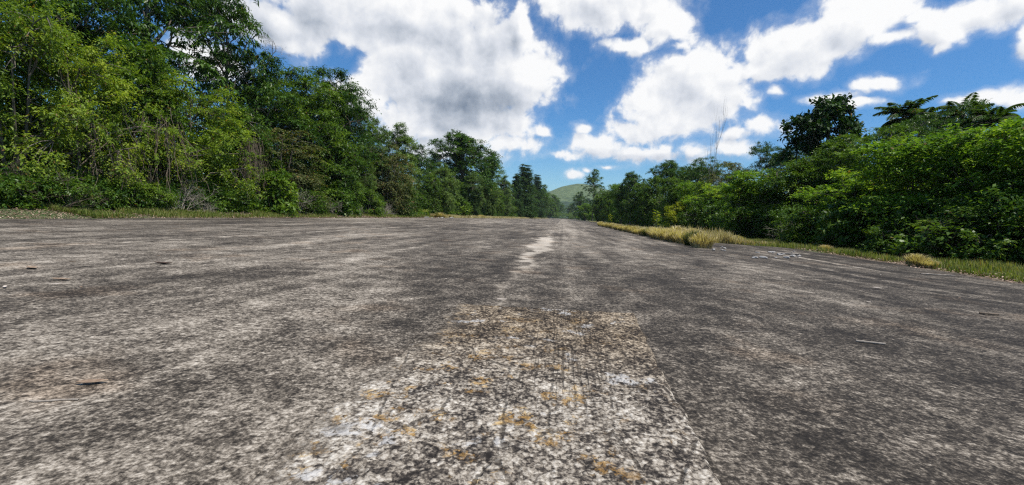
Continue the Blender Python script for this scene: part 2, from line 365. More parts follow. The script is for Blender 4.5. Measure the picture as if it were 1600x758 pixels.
# palms
def palm_proto():
    rng = np.random.default_rng(7); H = 9.0
    root = bpy.data.objects.new('palm_tree', None); COL.objects.link(root)
    tb = Tubes(); z = np.linspace(-.1, H-1.2, 14); P = np.stack([.25*np.sin(z/4), .15*np.sin(z/3), z], 1)
    tb.add(P, np.linspace(.17, .1, 14)+.012*(np.arange(14) % 2), 9)
    top = P[-1]; VV = []
    for i in range(24):
        a = i*2.399+rng.uniform(-.2, .2); el0 = rng.uniform(-.1, 1.35); Lf = rng.uniform(1.9, 2.5)
        s_ = np.linspace(0, 1, 12); e = el0-s_*rng.uniform(1.0, 1.5); dx = np.cumsum(np.cos(e))*Lf/12; dz = np.cumsum(np.sin(e))*Lf/12
        A = top+np.stack([np.cos(a)*dx, np.sin(a)*dx, dz], 1); tb.add(A, np.linspace(.03, .006, 12), 4)
        n = 50; u = np.linspace(.1, .99, n); B = np.stack([np.interp(u, s_, A[:, k]) for k in range(3)], 1)
        T = nrm(np.gradient(B, axis=0)); sd = nrm(np.cross(T, [0, 0, 1.]))
        for sg in (-1, 1):
            D = sd*sg*.85+T*.6+rng.normal(size=(n, 3))*.08; D[:, 2] -= .28
            LL = .62*np.sin(np.pi*(u*.85+.12))**.6
            v, f = leafquads(B, D, np.tile([0, 0, 1.], (n, 1)), LL, .085); VV.append((v, f, np.repeat(rng.uniform(0, 1, n)*.5+rng.uniform(0, .5), 4)))
    link('trunk', tb.mesh('palm_trunk', BARK), root); V, Fc, T = merge(VV)
    link('crown', npmesh('palm_crown', V, Fc, LM['palm'], {'tint': T}), root); ROOTS['palm'] = (root, H, 4.6)
palm_proto()

# bare dead tree and twiggy dead brush
def branchy(rng, tb, p, d, L, r, depth, spread=.6, kids=3, up=.15):
    k = 6; P = [p]; dd = d
    for i in range(k-1):
        dd = nrm(dd+rng.normal(size=3)*.13+np.array([0, 0, up*.3])); P.append(P[-1]+dd*L/(k-1))
    P = np.array(P); tb.add(P, np.linspace(r, r*.55, k), 5 if depth > 1 else 4)
    if depth == 0: return
    for i in range(kids):
        j = rng.integers(2, k); nd = nrm(dd+sph(rng, 1)[0]*spread*1.2)
        branchy(rng, tb, P[j], nd, L*rng.uniform(.5, .75), r*.5, depth-1, spread, kids, up)
def bare(name, seed, H, r, mat, depth=3, d0=(0, 0, 1), spread=.6, kids=3, nroot=1, up=.15):
    rng = np.random.default_rng(seed); tb = Tubes()
    for i in range(nroot):
        d = nrm(np.array(d0, float)+(rng.normal(size=3)*.5 if nroot > 1 else 0)); d[2] = abs(d[2])*.9+.05
        branchy(rng, tb, np.array([0, 0, -.05]), nrm(d), H*.5, r, depth, spread, kids, up)
    return tb.mesh(name, mat)

# ------------------------------------------------------------------ value noise
def vnoise(x, y, seed):
    g_ = np.random.default_rng(seed).random((257, 257)); g_[-1] = g_[0]; g_[:, -1] = g_[:, 0]
    xf = np.mod(x, 256); yf = np.mod(y, 256); i = xf.astype(int); j = yf.astype(int); u = xf-i; v = yf-j
    u = u*u*(3-2*u); v = v*v*(3-2*v)
    return (g_[i, j]*(1-u)+g_[i+1, j]*u)*(1-v)+(g_[i, j+1]*(1-u)+g_[i+1, j+1]*u)*v
def fbm(x, y, f, seed, oct_=4, rough=.5):
    s = 0; a = 1; t = 0
    for o in range(oct_): s = s+a*vnoise(x*f*2**o+17*o, y*f*2**o+31*o, seed+o); t += a; a *= rough
    return s/t

# ------------------------------------------------------------------ ground sheet, runway, slab, hill
def grid_mesh(name, X, Y, Z, mat, smooth=True, flip=False):
    r, c = X.shape; V = np.stack([X, Y, Z], -1).reshape(-1, 3)
    i = np.arange(r-1)[:, None]*c; j = np.arange(c-1)[None]
    f = np.stack([i+j, i+j+1, i+c+j+1, i+c+j], -1).reshape(-1, 4)
    if flip: f = f[:, ::-1]
    return npmesh(name, V, f, mat, smooth=smooth)
m, t, b = new_mat('forest_floor'); tcn = t.n.new('ShaderNodeTexCoord'); P_ = tcn.outputs['Object']
n1 = t.noise(P_, .25, 5); n2 = t.noise(P_, 6, 6, .65); n3 = t.noise(P_, 60, 3)
soil = t.ramp(n2, [(.3, (.045, .032, .020)), (.5, (.11, .08, .052)), (.7, (.20, .155, .105))])
green = t.ramp(n2, [(.3, (.030, .050, .012)), (.7, (.085, .120, .028))])
t.l.new(t.mix(t.ss(n1, .45, .6), soil, green), b.inputs['Base Color']); b.inputs['Roughness'].default_value = .95
t.l.new(t.bump(t.m('ADD', n2, t.m('MULTIPLY', n3, .3)), .8, .05), b.inputs['Normal'])
axx = np.concatenate([-np.geomspace(4500, 60, 14), np.linspace(-50, 50, 30), np.geomspace(60, 4500, 14)])
X, Y = np.meshgrid(axx, axx); ground_o = link('ground', grid_mesh('ground', X, Y, X*0-.03, m)); tag(ground_o, kind='structure')

def xl(y): return -np.interp(y, [-10, 11, 22, 67, 120, 200, 420], [16.4, 16.6, 17.0, 18.0, 15.5, 13, 11])
def xr(y): return np.interp(y, [-10, 9.5, 13.5, 19.5, 21.5, 36, 70, 154, 420], [8.9, 9.05, 9.6, 10.2, 5.9, 6.5, 8.2, 11, 11])
pg = bpy.data.node_groups.new('pavement_colour', 'ShaderNodeTree')
pg.interface.new_socket('P', in_out='INPUT', socket_type='NodeSocketVector')
pg.interface.new_socket('Colour', in_out='OUTPUT', socket_type='NodeSocketColor'); pg.interface.new_socket('Height', in_out='OUTPUT', socket_type='NodeSocketFloat')
t = NT(pg); gi = t.n.new('NodeGroupInput'); go = t.n.new('NodeGroupOutput'); P_ = gi.outputs[0]
sx = t.n.new('ShaderNodeSeparateXYZ'); t.l.new(P_, sx.inputs[0]); PX, PY = sx.outputs[0], sx.outputs[1]
st = t.v('MULTIPLY', P_, (1, .35, 1))
c_ = lambda n, k: t.m('MULTIPLY', t.m('SUBTRACT', n, .5), k)
n0 = t.noise(st, .16, 4, .5); n1 = t.noise(st, .75, 5, .6, .4); n2 = t.noise(P_, 3.2, 6, .62, .5); n3 = t.noise(P_, 26, 4, .62, .4); n4 = t.noise(P_, 85, 5, .7)
cell = t.voro(t.v('MULTIPLY_ADD', t.v('SUBTRACT', t.noise(P_, 40, 2, out='Color'), (.5, .5, .5)), (.02, .02, 0), P_), 60, 'SMOOTH_F1', rnd=1)
tone = t.m('ADD', c_(n3, 1.35), c_(n4, 1.6))
tone = t.m('ADD', tone, c_(n2, 1.05)); tone = t.m('ADD', tone, c_(t.noise(t.v('MULTIPLY', P_, (2.6, .16, 1)), 1, 5, .6), .55)); tone = t.m('ADD', tone, c_(n1, 1.0)); tone = t.m('ADD', tone, c_(n0, .7))
tone = t.m('ADD', tone, t.m('MULTIPLY', t.m('SUBTRACT', .38, cell), .45))
edgew = c_(n2, .5); xx = t.m('ADD', PX, edgew)
lane = t.m('MULTIPLY', t.ss(t.m('ABSOLUTE', t.m('ADD', xx, -.2)), 1.8, .2), t.ss(PY, 5, 14))
tone = t.m('ADD', tone, t.m('MULTIPLY', lane, .13))
dark_r = t.m('MULTIPLY', t.ss(xx, 3.4, 5.2), t.ss(PY, 3, 8)); tone = t.m('SUBTRACT', tone, t.m('MULTIPLY', dark_r, .13))
tone = t.m('ADD', tone, t.m('MULTIPLY', t.ss(PY, 14, 45), .06))
for x0, wd, k, ya, yb in ((-7.6, .10, .26, 3, 60), (-.02, .06, -.10, 4, 60), (1.35, .05, -.06, 4, 60), (6.9, .10, .42, 9, 19), (5.6, .14, .25, 6, 15), (4.2, .07, .12, 5, 30), (-12.2, .08, -.14, 0, 70), (8.3, .14, .42, 13, 20)):
    ln = t.ss(t.m('ABSOLUTE', t.m('ADD', t.m('ADD', PX, t.m('MULTIPLY', edgew, .5)), -x0)), wd*2, wd*.2)
    ln = t.m('MULTIPLY', ln, t.m('MULTIPLY', t.ss(PY, ya, ya+2), t.ss(PY, yb, yb-4)))
    tone = t.m('ADD', tone, t.m('MULTIPLY', ln, t.m('MULTIPLY', t.ss(n2, .3, .6), k)))
# pale scoured splash left of the centre line, widening away
sw = t.m('ADD', t.m('MULTIPLY', t.ss(PY, 5.0, 13.5), .34), .05); sw = t.m('MULTIPLY', sw, t.m('MULTIPLY', t.ss(PY, 18.5, 15.5), t.ss(PY, 4.8, 6.0)))
wob = t.noise(t.v('MULTIPLY', P_, (.5, .5, 0)), 1.6, 3); off = t.m('ADD', t.m('ADD', PX, .6), t.m('MULTIPLY', t.m('SUBTRACT', wob, .5), .9))
sp_ = t.m('SUBTRACT', t.m('MULTIPLY', sw, .75), t.m('ABSOLUTE', off)); spl = t.ss(t.m('ADD', sp_, c_(n2, .3)), -.12, .14)
tone = t.m('ADD', t.m('MULTIPLY', tone, t.m('SUBTRACT', 1.0, t.m('MULTIPLY', spl, .55))), t.m('MULTIPLY', spl, .40))
col = t.ramp(t.m('ADD', tone, .465), [(.04, (.013, .0102, .0075)), (.33, (.043, .0350, .0265)), (.51, (.115, .0955, .073)), (.71, (.255, .217, .170)), (1., (.50, .44, .36))])
brown = t.m('MULTIPLY', t.ss(t.noise(P_, 1.1, 3), .55, .7), .35); col = t.mix(brown, col, t.mix(1.0, col, (1.15, .92, .72), 'MULTIPLY'))
t.l.new(col, go.inputs[0]); t.l.new(t.m('ADD', t.m('SUBTRACT', n3, t.m('MULTIPLY', cell, .5)), t.m('MULTIPLY', n4, .5)), go.inputs[1])
def pave_nodes(t, P_):
    n = t.n.new('ShaderNodeGroup'); n.node_tree = pg; t.l.new(P_, n.inputs[0]); return n.outputs
m, t, b = new_mat('weathered_pavement'); tcn = t.n.new('ShaderNodeTexCoord')
col, hb = pave_nodes(t, tcn.outputs['Object'])
t.l.new(col, b.inputs['Base Color']); b.inputs['Roughness'].default_value = .9; b.inputs['Specular IOR Level'].default_value = .25
t.l.new(t.bump(hb, .7, .012), b.inputs['Normal'])
PAVE = m
ys = np.concatenate([np.arange(-10, 30, .12), np.arange(30, 90, .6), np.arange(90, 421, 4)])
rng = np.random.default_rng(5)
el_ = xl(ys)+(fbm(ys, ys*0+3, .5, 50, 6, .75)-.5)*1.6; er_ = xr(ys)+(fbm(ys, ys*0+9, 1.2, 60, 5, .7)-.5)*.9
uu = np.linspace(0, 1, 41)[None]
X = el_[:, None]*(1-uu)+er_[:, None]*uu; Y = ys[:, None]+0*uu
Z = (fbm(X+300, Y+300, .25, 80, 3)-.5)*.03*np.clip((np.hypot(X, Y)-3)/6, 0, 1)
Z[:, 0] = -.06; Z[:, -1] = -.06
tag(link('runway', grid_mesh('runway', X, Y, Z, PAVE)), kind='structure')

yb_ = np.arange(-8, 340, .5)[:, None]; ub = np.linspace(0, 1, 9)[None]
X = xl(yb_)+.9-ub*5.5; Y = yb_+0*ub; Z = .24*np.clip((xl(yb_)-X-.05)/2.0, 0, 1)**.8-.035+(fbm(X+100, Y+100, 1.1, 66, 3)-.5)*.05
tag(link('verge_soil', grid_mesh('verge_soil', X, Y, Z, ground_o.data.materials[0], flip=True)), kind='structure')
# lichen covered slab in front of the camera: real relief
m, t, b = new_mat('lichen_slab'); tcn = t.n.new('ShaderNodeTexCoord'); P_ = tcn.outputs['Object']
warp = t.v('MULTIPLY_ADD', t.v('SUBTRACT', t.noise(P_, 14, 4, out='Color'), (.5, .5, .5)), (.05, .05, 0), P_)
warp2 = t.v('MULTIPLY_ADD', t.v('SUBTRACT', t.noise(P_, 50, 3, out='Color'), (.5, .5, .5)), (.022, .022, 0), P_)
c_ = lambda n, k: t.m('MULTIPLY', t.m('SUBTRACT', n, .5), k)
n1 = t.noise(P_, 1.6, 5, .6); n2 = t.noise(warp, 8, 5, .62); n3 = t.noise(P_, 42, 4, .6, .6); n4 = t.noise(P_, 120, 3, .6)
cell = t.voro(warp2, 52, 'F1'); cid = t.voro(warp2, 52, 'F1', out=1); sep = t.n.new('ShaderNodeSeparateColor'); t.l.new(cid, sep.inputs[0])
tone = t.m('ADD', c_(n3, .95), c_(n2, .95)); tone = t.m('ADD', tone, c_(n1, .7))
tone = t.m('ADD', tone, c_(sep.outputs[0], .30)); tone = t.m('ADD', tone, c_(n4, .5))
tone = t.m('ADD', tone, t.m('MULTIPLY', t.m('SUBTRACT', .42, cell), .42))
tone = t.m('ADD', tone, c_(t.noise(P_, 75, 3, .6), .6))
sx = t.n.new('ShaderNodeSeparateXYZ'); t.l.new(P_, sx.inputs[0]); PX, PY = sx.outputs[0], sx.outputs[1]
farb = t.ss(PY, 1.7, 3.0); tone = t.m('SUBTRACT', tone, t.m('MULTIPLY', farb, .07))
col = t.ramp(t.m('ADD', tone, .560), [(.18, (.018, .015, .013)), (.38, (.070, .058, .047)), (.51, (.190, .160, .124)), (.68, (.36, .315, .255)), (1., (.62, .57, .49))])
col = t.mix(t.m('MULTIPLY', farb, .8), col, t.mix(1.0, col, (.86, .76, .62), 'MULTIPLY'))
ocm = t.m('MULTIPLY', t.ss(t.noise(warp2, 4.2, 7, .72), .53, .60), t.ss(t.m('ADD', n3, c_(sep.outputs[1], .45)), .42, .54))
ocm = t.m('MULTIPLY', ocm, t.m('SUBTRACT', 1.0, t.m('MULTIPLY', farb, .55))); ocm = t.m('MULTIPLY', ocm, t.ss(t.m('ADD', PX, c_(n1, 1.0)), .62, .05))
oc = t.ramp(t.m('ADD', n2, t.m('MULTIPLY', c_(n4, 1), .5)), [(.32, (.10, .055, .018)), (.50, (.30, .17, .048)), (.66, (.55, .40, .19))])
col = t.mix(t.m('MULTIPLY', ocm, t.ss(t.m('ADD', n3, c_(n4, .5)), .3, .55, .45, .85)), col, oc)
palem = t.m('MULTIPLY', t.ss(t.noise(warp, 2.6, 5, .62, lac=2.2), .585, .63), t.ss(n3, .4, .5)); col = t.mix(t.m('MULTIPLY', palem, .65), col, (.50, .485, .46))
blk = t.m('MULTIPLY', t.ss(t.noise(t.v('ADD', warp, (7, 3, 0)), 3.8, 5, .65), .60, .67), t.ss(n3, .62, .45, .1, .85)); col = t.mix(blk, col, (.020, .017, .016))
gr = t.noise(t.v('MULTIPLY', t.v('MULTIPLY_ADD', t.v('SUBTRACT', t.noise(P_, 9, 3, out='Color'), (.5, .5, .5)), (.022, .03, 0), P_), (58, 1.5, 1)), 1, 2, .55); gz = t.m('MULTIPLY', t.ss(t.m('ABSOLUTE', t.m('SUBTRACT', PX, .08)), .34, .12), t.ss(PY, 1.5, 2.1))
grm = t.m('MULTIPLY', t.ss(gr, .46, .38), gz)
cr = t.voro(t.v('MULTIPLY', warp2, (1, .35, 1)), 3.2, 'DISTANCE_TO_EDGE'); crm = t.m('MULTIPLY', t.ss(cr, .022, .006), t.ss(n2, .45, .56))
dk = t.m('MAXIMUM', t.m('MULTIPLY', crm, .7), t.m('MULTIPLY', grm, .55))
col = t.mix(dk, col, (.022, .017, .013))
pc, ph = pave_nodes(t, P_)
fade = t.ss(t.m('ADD', t.m('ADD', PX, c_(n2, .5)), c_(n1, .5)), -.70, -.86)
col = t.mix(fade, col, pc)
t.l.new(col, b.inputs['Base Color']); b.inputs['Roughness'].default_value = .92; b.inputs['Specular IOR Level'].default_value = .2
hh = t.m('SUBTRACT', t.m('ADD', n3, t.m('MULTIPLY', n2, .6)), t.m('ADD', t.m('MULTIPLY', dk, .9), t.m('MULTIPLY', cell, .9)))
t.l.new(t.bump(hh, .8, .009), b.inputs['Normal'])
nx, ny = 300, 600
uy = np.linspace(.55, 3.72, ny)[:, None]; ux = np.linspace(0, 1, nx)[None]
lft = np.interp(uy, [.5, 1.1, 3.72], [-.86, -.86, -.93]); rgt = np.interp(uy, [.5, 1.35, 3.72], [.50, .535, .645])
lft = lft+(fbm(uy*1.0, uy*0+2, 3, 11, 4, .6)-.5)*.10; rgt = rgt+(fbm(uy*1.0, uy*0+5, 2.5, 21, 5, .7)-.5)*.07
X = lft*(1-ux)+rgt*ux; Y = uy+(X*0)+np.where(uy > 3.4, (fbm(X*1.0+9, X*0, 4, 31, 4, .6)-.5)*.10*(uy-3.4)/.32, 0)+X*.05*(uy > 0)
rel = (fbm(X+9, Y, 12, 41, 4, .6)-.5)*.012+(fbm(X+9, Y, 45, 45, 3, .6)-.5)*.010
edge = np.minimum(np.clip((1-ux)/.012, 0, 1), np.clip((3.72-uy)/.02, 0, 1))*np.clip(ux/.25, 0, 1)
Z = .004+edge*(.006+.008*ux)+rel*np.clip(edge*1.2, .25, 1)
Z[:, 0] = -.03; Z[:, -1] = -.03; Z[-1] = -.03; Z[0] = -.03
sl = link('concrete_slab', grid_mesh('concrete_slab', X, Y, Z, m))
tag(sl, 'rough pale slab spotted with white and ochre lichen set into the runway', 'slab')

# hill
m, t, b = new_mat('hill_cover'); tcn = t.n.new('ShaderNodeTexCoord'); P_ = tcn.outputs['Object']
n1 = t.noise(P_, .011, 6, .65); n2 = t.noise(P_, .09, 6, .75)
zz = t.n.new('ShaderNodeSeparateXYZ'); t.l.new(P_, zz.inputs[0])
low = t.ss(zz.outputs[2], 75, 25)
grs = t.ramp(n2, [(.35, (.055, .095, .030)), (.65, (.14, .18, .065))]); wd_ = t.ramp(n2, [(.35, (.014, .036, .016)), (.65, (.035, .07, .025))])
t.l.new(t.mix(t.ss(t.m('ADD', n1, t.m('MULTIPLY', low, .22)), .50, .62), grs, wd_), b.inputs['Base Color']); b.inputs['Roughness'].default_value = 1
t.l.new(t.bump(n2, 1, 6), b.inputs['Normal'])
xs = np.linspace(-1100, 1300, 241); ysn = np.linspace(900, 2600, 171); X, Y = np.meshgrid(xs, ysn)
Z = 104*np.exp(-((X-35)/190)**2-((Y-1500)/330)**2)+75*np.exp(-((X-420)/300)**2-((Y-1700)/400)**2)+60*np.exp(-((X+520)/330)**2-((Y-1700)/400)**2)
Z = Z*(.86+.3*fbm(X+3000, Y, .006, 91, 5))+(fbm(X+3000, Y, .03, 95, 4)-.5)*6*(Z > 8)-3
tag(link('hills', grid_mesh('hills', X, Y, Z, m)), kind='structure')

# ------------------------------------------------------------------ trees, one entry each
rng = np.random.default_rng(77)
def put(key, px, X, top, wpx=None, label=None, cat='tree', group=None, rz=None):
    root, H, W = ROOTS[key]; y, h = on_x(px, X, top); dist = y
    sz = h/H; sxy = sz if wpx is None else max((wpx/F*dist)/W, sz*(.62 if key == 'cas' else 1.0 if abs(X)/max(y, 1) < .42 and key != 'airy' else .75))
    o = dup(root, (X, y, 0), rng.uniform(0, 6.28) if rz is None else rz, (sxy, sxy, sz))
    return tag(o, label, cat, group)
LT = 'trees along the left side'; RT = 'trees along the right side'
put('acaA', -75, -24, -190, None, 'tall tree rising out of frame at the far left edge', group=LT)
put('bushB', 25, -21.0, -25, 270, 'bright green bushy tree at the left edge of the picture', group=LT)
put('bushB', 130, -20.6, 35, 250, 'yellow green sprawling tree second from the left edge with fine leaves', group=LT)
put('bushC', 215, -21.6, 62, 200, 'mid green leafy tree just left of the arching yellow green one', group=LT)
put('bushB', 305, -20.6, 118, 230, 'low yellow green tree arching towards the tangle of dry vines', group=LT)
put('acaB', 120, -26, -130, 300, 'dark tree towering behind the yellow green trees at upper left', group=LT)
put('airy', 235, -27, -150, 330, 'tall dark open tree left of the slender one with a bare trunk', group=LT)
put('airy', 352, -24.5, -75, 190, 'slender tall tree with visible trunk and drooping leaves against the cloud', group=LT)
put('acaB', 412, -23.6, 78, 190, 'dark green tree under the bare twigs beside the slender tall tree', group=LT)
put('acaA', 462, -23.5, 88, 180, 'glossy green tree in the middle of the dense left clump', group=LT)
put('acaB', 512, -23, 98, 170, 'dark leaning tree below the blue gap in the cloud', group=LT)
put('acaA', 540, -24, 116, 110, 'green tree on the right shoulder of the tall left clump', group=LT)
put('young', 580, -23, 178, 90, 'wispy pale tree tip beyond the shoulder of the tall left clump', group=LT)
put('olive', 440, -21, 195, 170, 'olive vine covered small tree right of the dry vine tangle', group=LT)
put('bushC', 372, -22, 160, 140, 'leafy tree directly behind the dry vine tangle', group=LT)
put('bushC', 520, -20.8, 205, 120, 'lower bright tree in front of the dark leaning tree', group=LT)
put('young', 622, -22, 190, 75, 'grey green pointed tree standing above the brown leaved one', group=LT)
put('olive', 607, -20.5, 222, 105, 'brown tinged vine covered tree below the grey green pointed tree', group=LT)
put('young', 565, -20, 238, 70, 'small pale young tree in front of the brown tinged one', group=LT)
put('acaB', 653, -23, 222, 65, 'small dark tree between the pointed tree and the round crowned tree', group=LT)
put('mango', 720, -24, 200, 150, 'large dark round crowned tree rising above its neighbours against the cloud', group=LT)
put('young', 690, -18.9, 252, 62, 'soft grey green tree in front of the large round crowned tree', group=LT)
put('acaA', 765, -26, 236, 65, 'dark tree on the right flank of the large round crowned tree', group=LT)
put('young', 738, -19.2, 266, 52, 'rounded soft green tree next right of the grey green one', group=LT)
put('young', 762, -18.6, 276, 42, 'bright rounded tree between two taller dark neighbours by the grass verge', group=LT)
put('young', 786, -18.2, 272, 40, 'soft green tree touching the left side of the dark pointed tree', group=LT)
put('cas', 819, -16.5, 252, 52, 'darkest pointed tree standing tall left of the hill', group=LT)
put('cas', 806, -17.5, 268, 34, 'short dark spire on the left of the darkest pointed tree', group=LT)
put('cas', 838, -15.5, 268, 32, 'dark spire between the darkest pointed tree and the hill', group=LT)
put('acaB', 850, -14.5, 284, 30, 'dark rounded tree immediately left of the hill', group=LT)
put('bushC', 865, -13, 300, 32, 'low mid green tree whose crown meets the foot of the hill', group=LT)
put('young', 880, -10, 314, 24, 'small distant tree at the end of the left tree row', group=LT)

put('young', 893, 9, 318, 22, 'small distant tree at the end of the right tree row', group=RT)
put('acaB', 906, 11, 300, 26, 'dark low tree just right of the hill', group=RT)
put('airy', 928, 12.5, 264, 44, 'thin dark tree with open crown right of the hill', group=RT)
put('acaA', 945, 13, 296, 40, 'rounded green tree below the thin dark open tree', group=RT)
put('bushC', 962, 13, 287, 42, 'mid green tree next right of the thin dark open tree', group=RT)
put('mango', 987, 13.5, 268, 46, 'taller green tree with rounded top right of the mid green tree', group=RT)
put('bushC', 1008, 13.2, 292, 42, 'low tree in the dip of the right tree line', group=RT)
put('mango', 1040, 15.5, 249, 80, 'tall green tree with peaked crown above the yellow green shrub', group=RT)
put('acaA', 1070, 14, 280, 60, 'green tree left of the tree carrying the bare branches', group=RT)
put('umb', 1078, 24, 258, 90, 'flat topped dark tree behind the peaked green tree', group=RT)
put('umb', 1100, 19, 246, 60, 'layered dark tree at the foot of the bare branches', group=RT)
put('olive', 1132, 16.5, 248, 72, 'dark vine hung tree just right of the bare branches', group=RT)
put('acaB', 1158, 18, 262, 70, 'dark green tree between the vine hung and the flat topped tree', group=RT)
put('umb', 1208, 22, 218, 95, 'flat topped layered tree left of the large leaved dark tree', group=RT)
put('bread', 1284, 21, 146, 120, 'very dark large leaved tree standing out against the sky on the right', group=RT)
put('bushA', 1120, 14.2, 286, 90, 'bright leafy tree behind the end of the dry grass clumps', group=RT)
put('bushA', 1185, 14.0, 268, 130, 'bright bushy tree below the flat topped layered tree', group=RT)
put('bushC', 1245, 15, 246, 130, 'green bushy tree below the very dark large leaved tree', group=RT)
put('acaA', 1316, 17.5, 200, 130, 'green tree sloping up beside the very dark large leaved tree', group=RT)
put('acaA', 1385, 17.5, 184, 150, 'tall green tree below the left palm', group=RT)
put('bushA', 1345, 14.6, 262, 150, 'low bright bushy tree in front of the sloping green tree', group=RT)
put('bushA', 1440, 14.6, 214, 190, 'broad bright bushy tree with yellowed leaves at right', group=RT)
put('bushC', 1395, 13.8, 300, 130, 'low dark bush tree at the verge between two bright ones', group=RT)
put('acaA', 1470, 17.5, 192, 150, 'green tree beneath the palms at upper right', group=RT)
put('umb', 1478, 23, 160, 100, 'layered tree between the palms on the skyline', group=RT)
put('bushA', 1535, 14.8, 196, 200, 'bright bushy tree second from the right edge', group=RT)
put('acaA', 1590, 17.0, 182, 170, 'wispy tree at the right edge on the skyline', group=RT)
put('bushC', 1610, 14.2, 262, 190, 'dark bushy tree cut by the right edge', group=RT)
put('bushA', 1690, 15.0, 170, 230, 'bushy tree just beyond the right edge', group=RT)
for px, X, top, k in ((915, 10.6, 318, 'bushA'), (936, 11.4, 306, 'bushC'), (953, 11.6, 298, 'bushC'), (972, 12.0, 288, 'bushA'), (1000, 12.4, 284, 'bushC'), (1022, 12.8, 276, 'bushC'), (1054, 13.2, 276, 'bushC'), (1082, 13.6, 284, 'bushA'), (1100, 14.2, 282, 'bushC')):
    put(k, px, X, top, 34, 'lower rounded tree filling the front of the far right tree line', group='lower trees of the far right tree line')
for px, X, top, k in ((672, -20, 270, 'bushC'), (706, -20, 276, 'young'), (728, -20.5, 282, 'bushC'), (750, -20, 290, 'young'), (774, -19.5, 290, 'bushC'), (790, -18.5, 282, 'acaB'), (828, -15.2, 284, 'acaB'), (846, -14.2, 292, 'acaB'), (858, -13.4, 308, 'bushC'), (872, -11.5, 314, 'bushC')):
    put(k, px, X, top, 34, 'lower rounded tree filling the front of the far left tree line', group='lower trees of the far left tree line')
for px, X, top, wp, lb in ((1400, 23, 162, 72, 'leftmost palm on the right skyline with spreading fronds'),
                           (1432, 25, 168, 66, 'second palm from the left on the right skyline, lower than its neighbour'),
                           (1492, 25, 162, 60, 'palm next to the layered tree on the right skyline'),
                           (1546, 23, 166, 64, 'lone palm standing clear near the right edge'),
                           (1585, 24, 184, 56, 'small palm head closest to the right edge')):
    put('palm', px, X, top, wp, lb, 'palm tree', 'palms on the right skyline')
put('yshrub', 1058, 12.0, 312, 34, 'yellow green shrub glowing in front of the peaked green tree', 'shrub', 'shrubs along the verges')
for i, (k, px, X, top, wp, lb) in enumerate((
    ('shrubA', 30, -19.4, 268, 120, 'low green shrub in the bottom left corner of the thicket'),
    ('shrubC', 95, -19.2, 262, 110, 'fine leaved shrub above the leaf litter at far left'),
    ('shrubA', 165, -19.4, 272, 100, 'dense shrub behind the leaf litter strip'),
    ('shrubC', 225, -19.0, 282, 90, 'fine leaved shrub beside the grey bare twigs'),
    ('shrubA', 330, -19.2, 285, 80, 'dark green shrub at the start of the grassy verge'),
    ('shrubB', 425, -19.0, 262, 90, 'broad leaved shrub with pale leaves right of the dry vine tangle'),
    ('shrubC', 480, -18.8, 296, 80, 'low fine leaved shrub in the middle of the left verge'),
    ('shrubB', 530, -18.9, 288, 70, 'leafy shrub at the middle left verge below the dark trees'),
    ('shrubA', 575, -18.9, 292, 60, 'shrub left of the pinkish dead branches'),
    ('shrubC', 632, -19.2, 285, 60, 'bright fine leaved shrub right of the pinkish dead branches'),
    ('shrubB', 715, -18.9, 308, 40, 'shrub on the verge under the rounded soft green tree'),
    ('shrubB', 1125, 13.5, 310, 60, 'broad leaved shrub behind the last dry grass clump'),
    ('shrubA', 1175, 13.0, 318, 80, 'dark shrub over the grass at the start of the right verge'),
    ('shrubB', 1180, 14.0, 292, 80, 'shrub with shiny pale leaves below the bright bushy tree'),
    ('shrubA', 1262, 12.8, 320, 90, 'shrub in the shade right of the rubble'),
    ('shrubB', 1330, 12.7, 315, 90, 'shrub with glinting leaves at the middle of the right verge'),
    ('shrubA', 1415, 12.6, 325, 100, 'dark shrub behind the straw coloured tuft at right'),
    ('shrubB', 1500, 12.6, 330, 120, 'shrub with large leaves near the right edge'),
    ('shrubA', 1585, 12.8, 322, 130, 'shrub in the bottom right corner of the thicket'),
    ('shrubC', 1000, 12.2, 322, 34, 'small shrub behind the dark grass clump'),
    ('shrubC', 1090, 12.4, 318, 40, 'shrub behind the tallest dry grass'),
    ('shrubB', 965, 12.6, 325, 26, 'small far shrub on the right verge'),
    ('shrubA', 800, -17.0, 320, 24, 'small far shrub under the dark spire'))):
    put(k, px, X, top, wp, lb, 'shrub', 'shrubs along the verges')

def single(name, me, px, X, top=None, H=None, label=None, cat=None, sxy=None, rz=0):
    y, h = on_x(px, X, top) if top is not None else (on_x(px, X), H)
    o = link(name, me); o.location = (X, y, 0); s_ = h/H; o.scale = (sxy or s_, sxy or s_, s_); o.rotation_euler = (0, 0, rz)
    return tag(o, label, cat)
single('dead_tree', bare('dead_tree', 3, 12, .06, DEAD, 3, spread=.42, kids=4, nroot=1, up=.35), 1105, 17, 160, 11.5, 'leafless dead tree with thin upright branches against the cloud', 'dead tree', sxy=.5)
single('bare_branch', bare('bare_branch', 5, 3.2, .03, DEAD, 4, (.6, 0, .8), .7, 4), 415, -22.5, 45, 3.0, 'bare grey twigs above the dark green tree against the cloud', 'branch', sxy=1.0).location[2] = 0
bb = bpy.data.objects['bare_branch']; yb, hb_ = on_x(410, -23.6, 92); bb.location = (-23.6, yb, hb_-.7); bb.scale = (1.3, 1.3, 1.0)
def brush(name, seed, px, X, H, label, cat, mat, nroot=7, rz=0, w_=1.0, **k):
    o = link(name, bare(name, seed, H, .022, mat, 3, (0, 0, 1), .9, 4, nroot, **k)); o.location = (X, on_x(px, X), 0)
    o.rotation_euler = (0, 0, rz); o.scale = (w_, w_, 1); return tag(o, label, cat)
brush('dead_brush', 11, 280, -18.6, 2.2, 'grey bare twigs sticking out of the thicket onto the verge', 'dead brush', DEAD, 5)
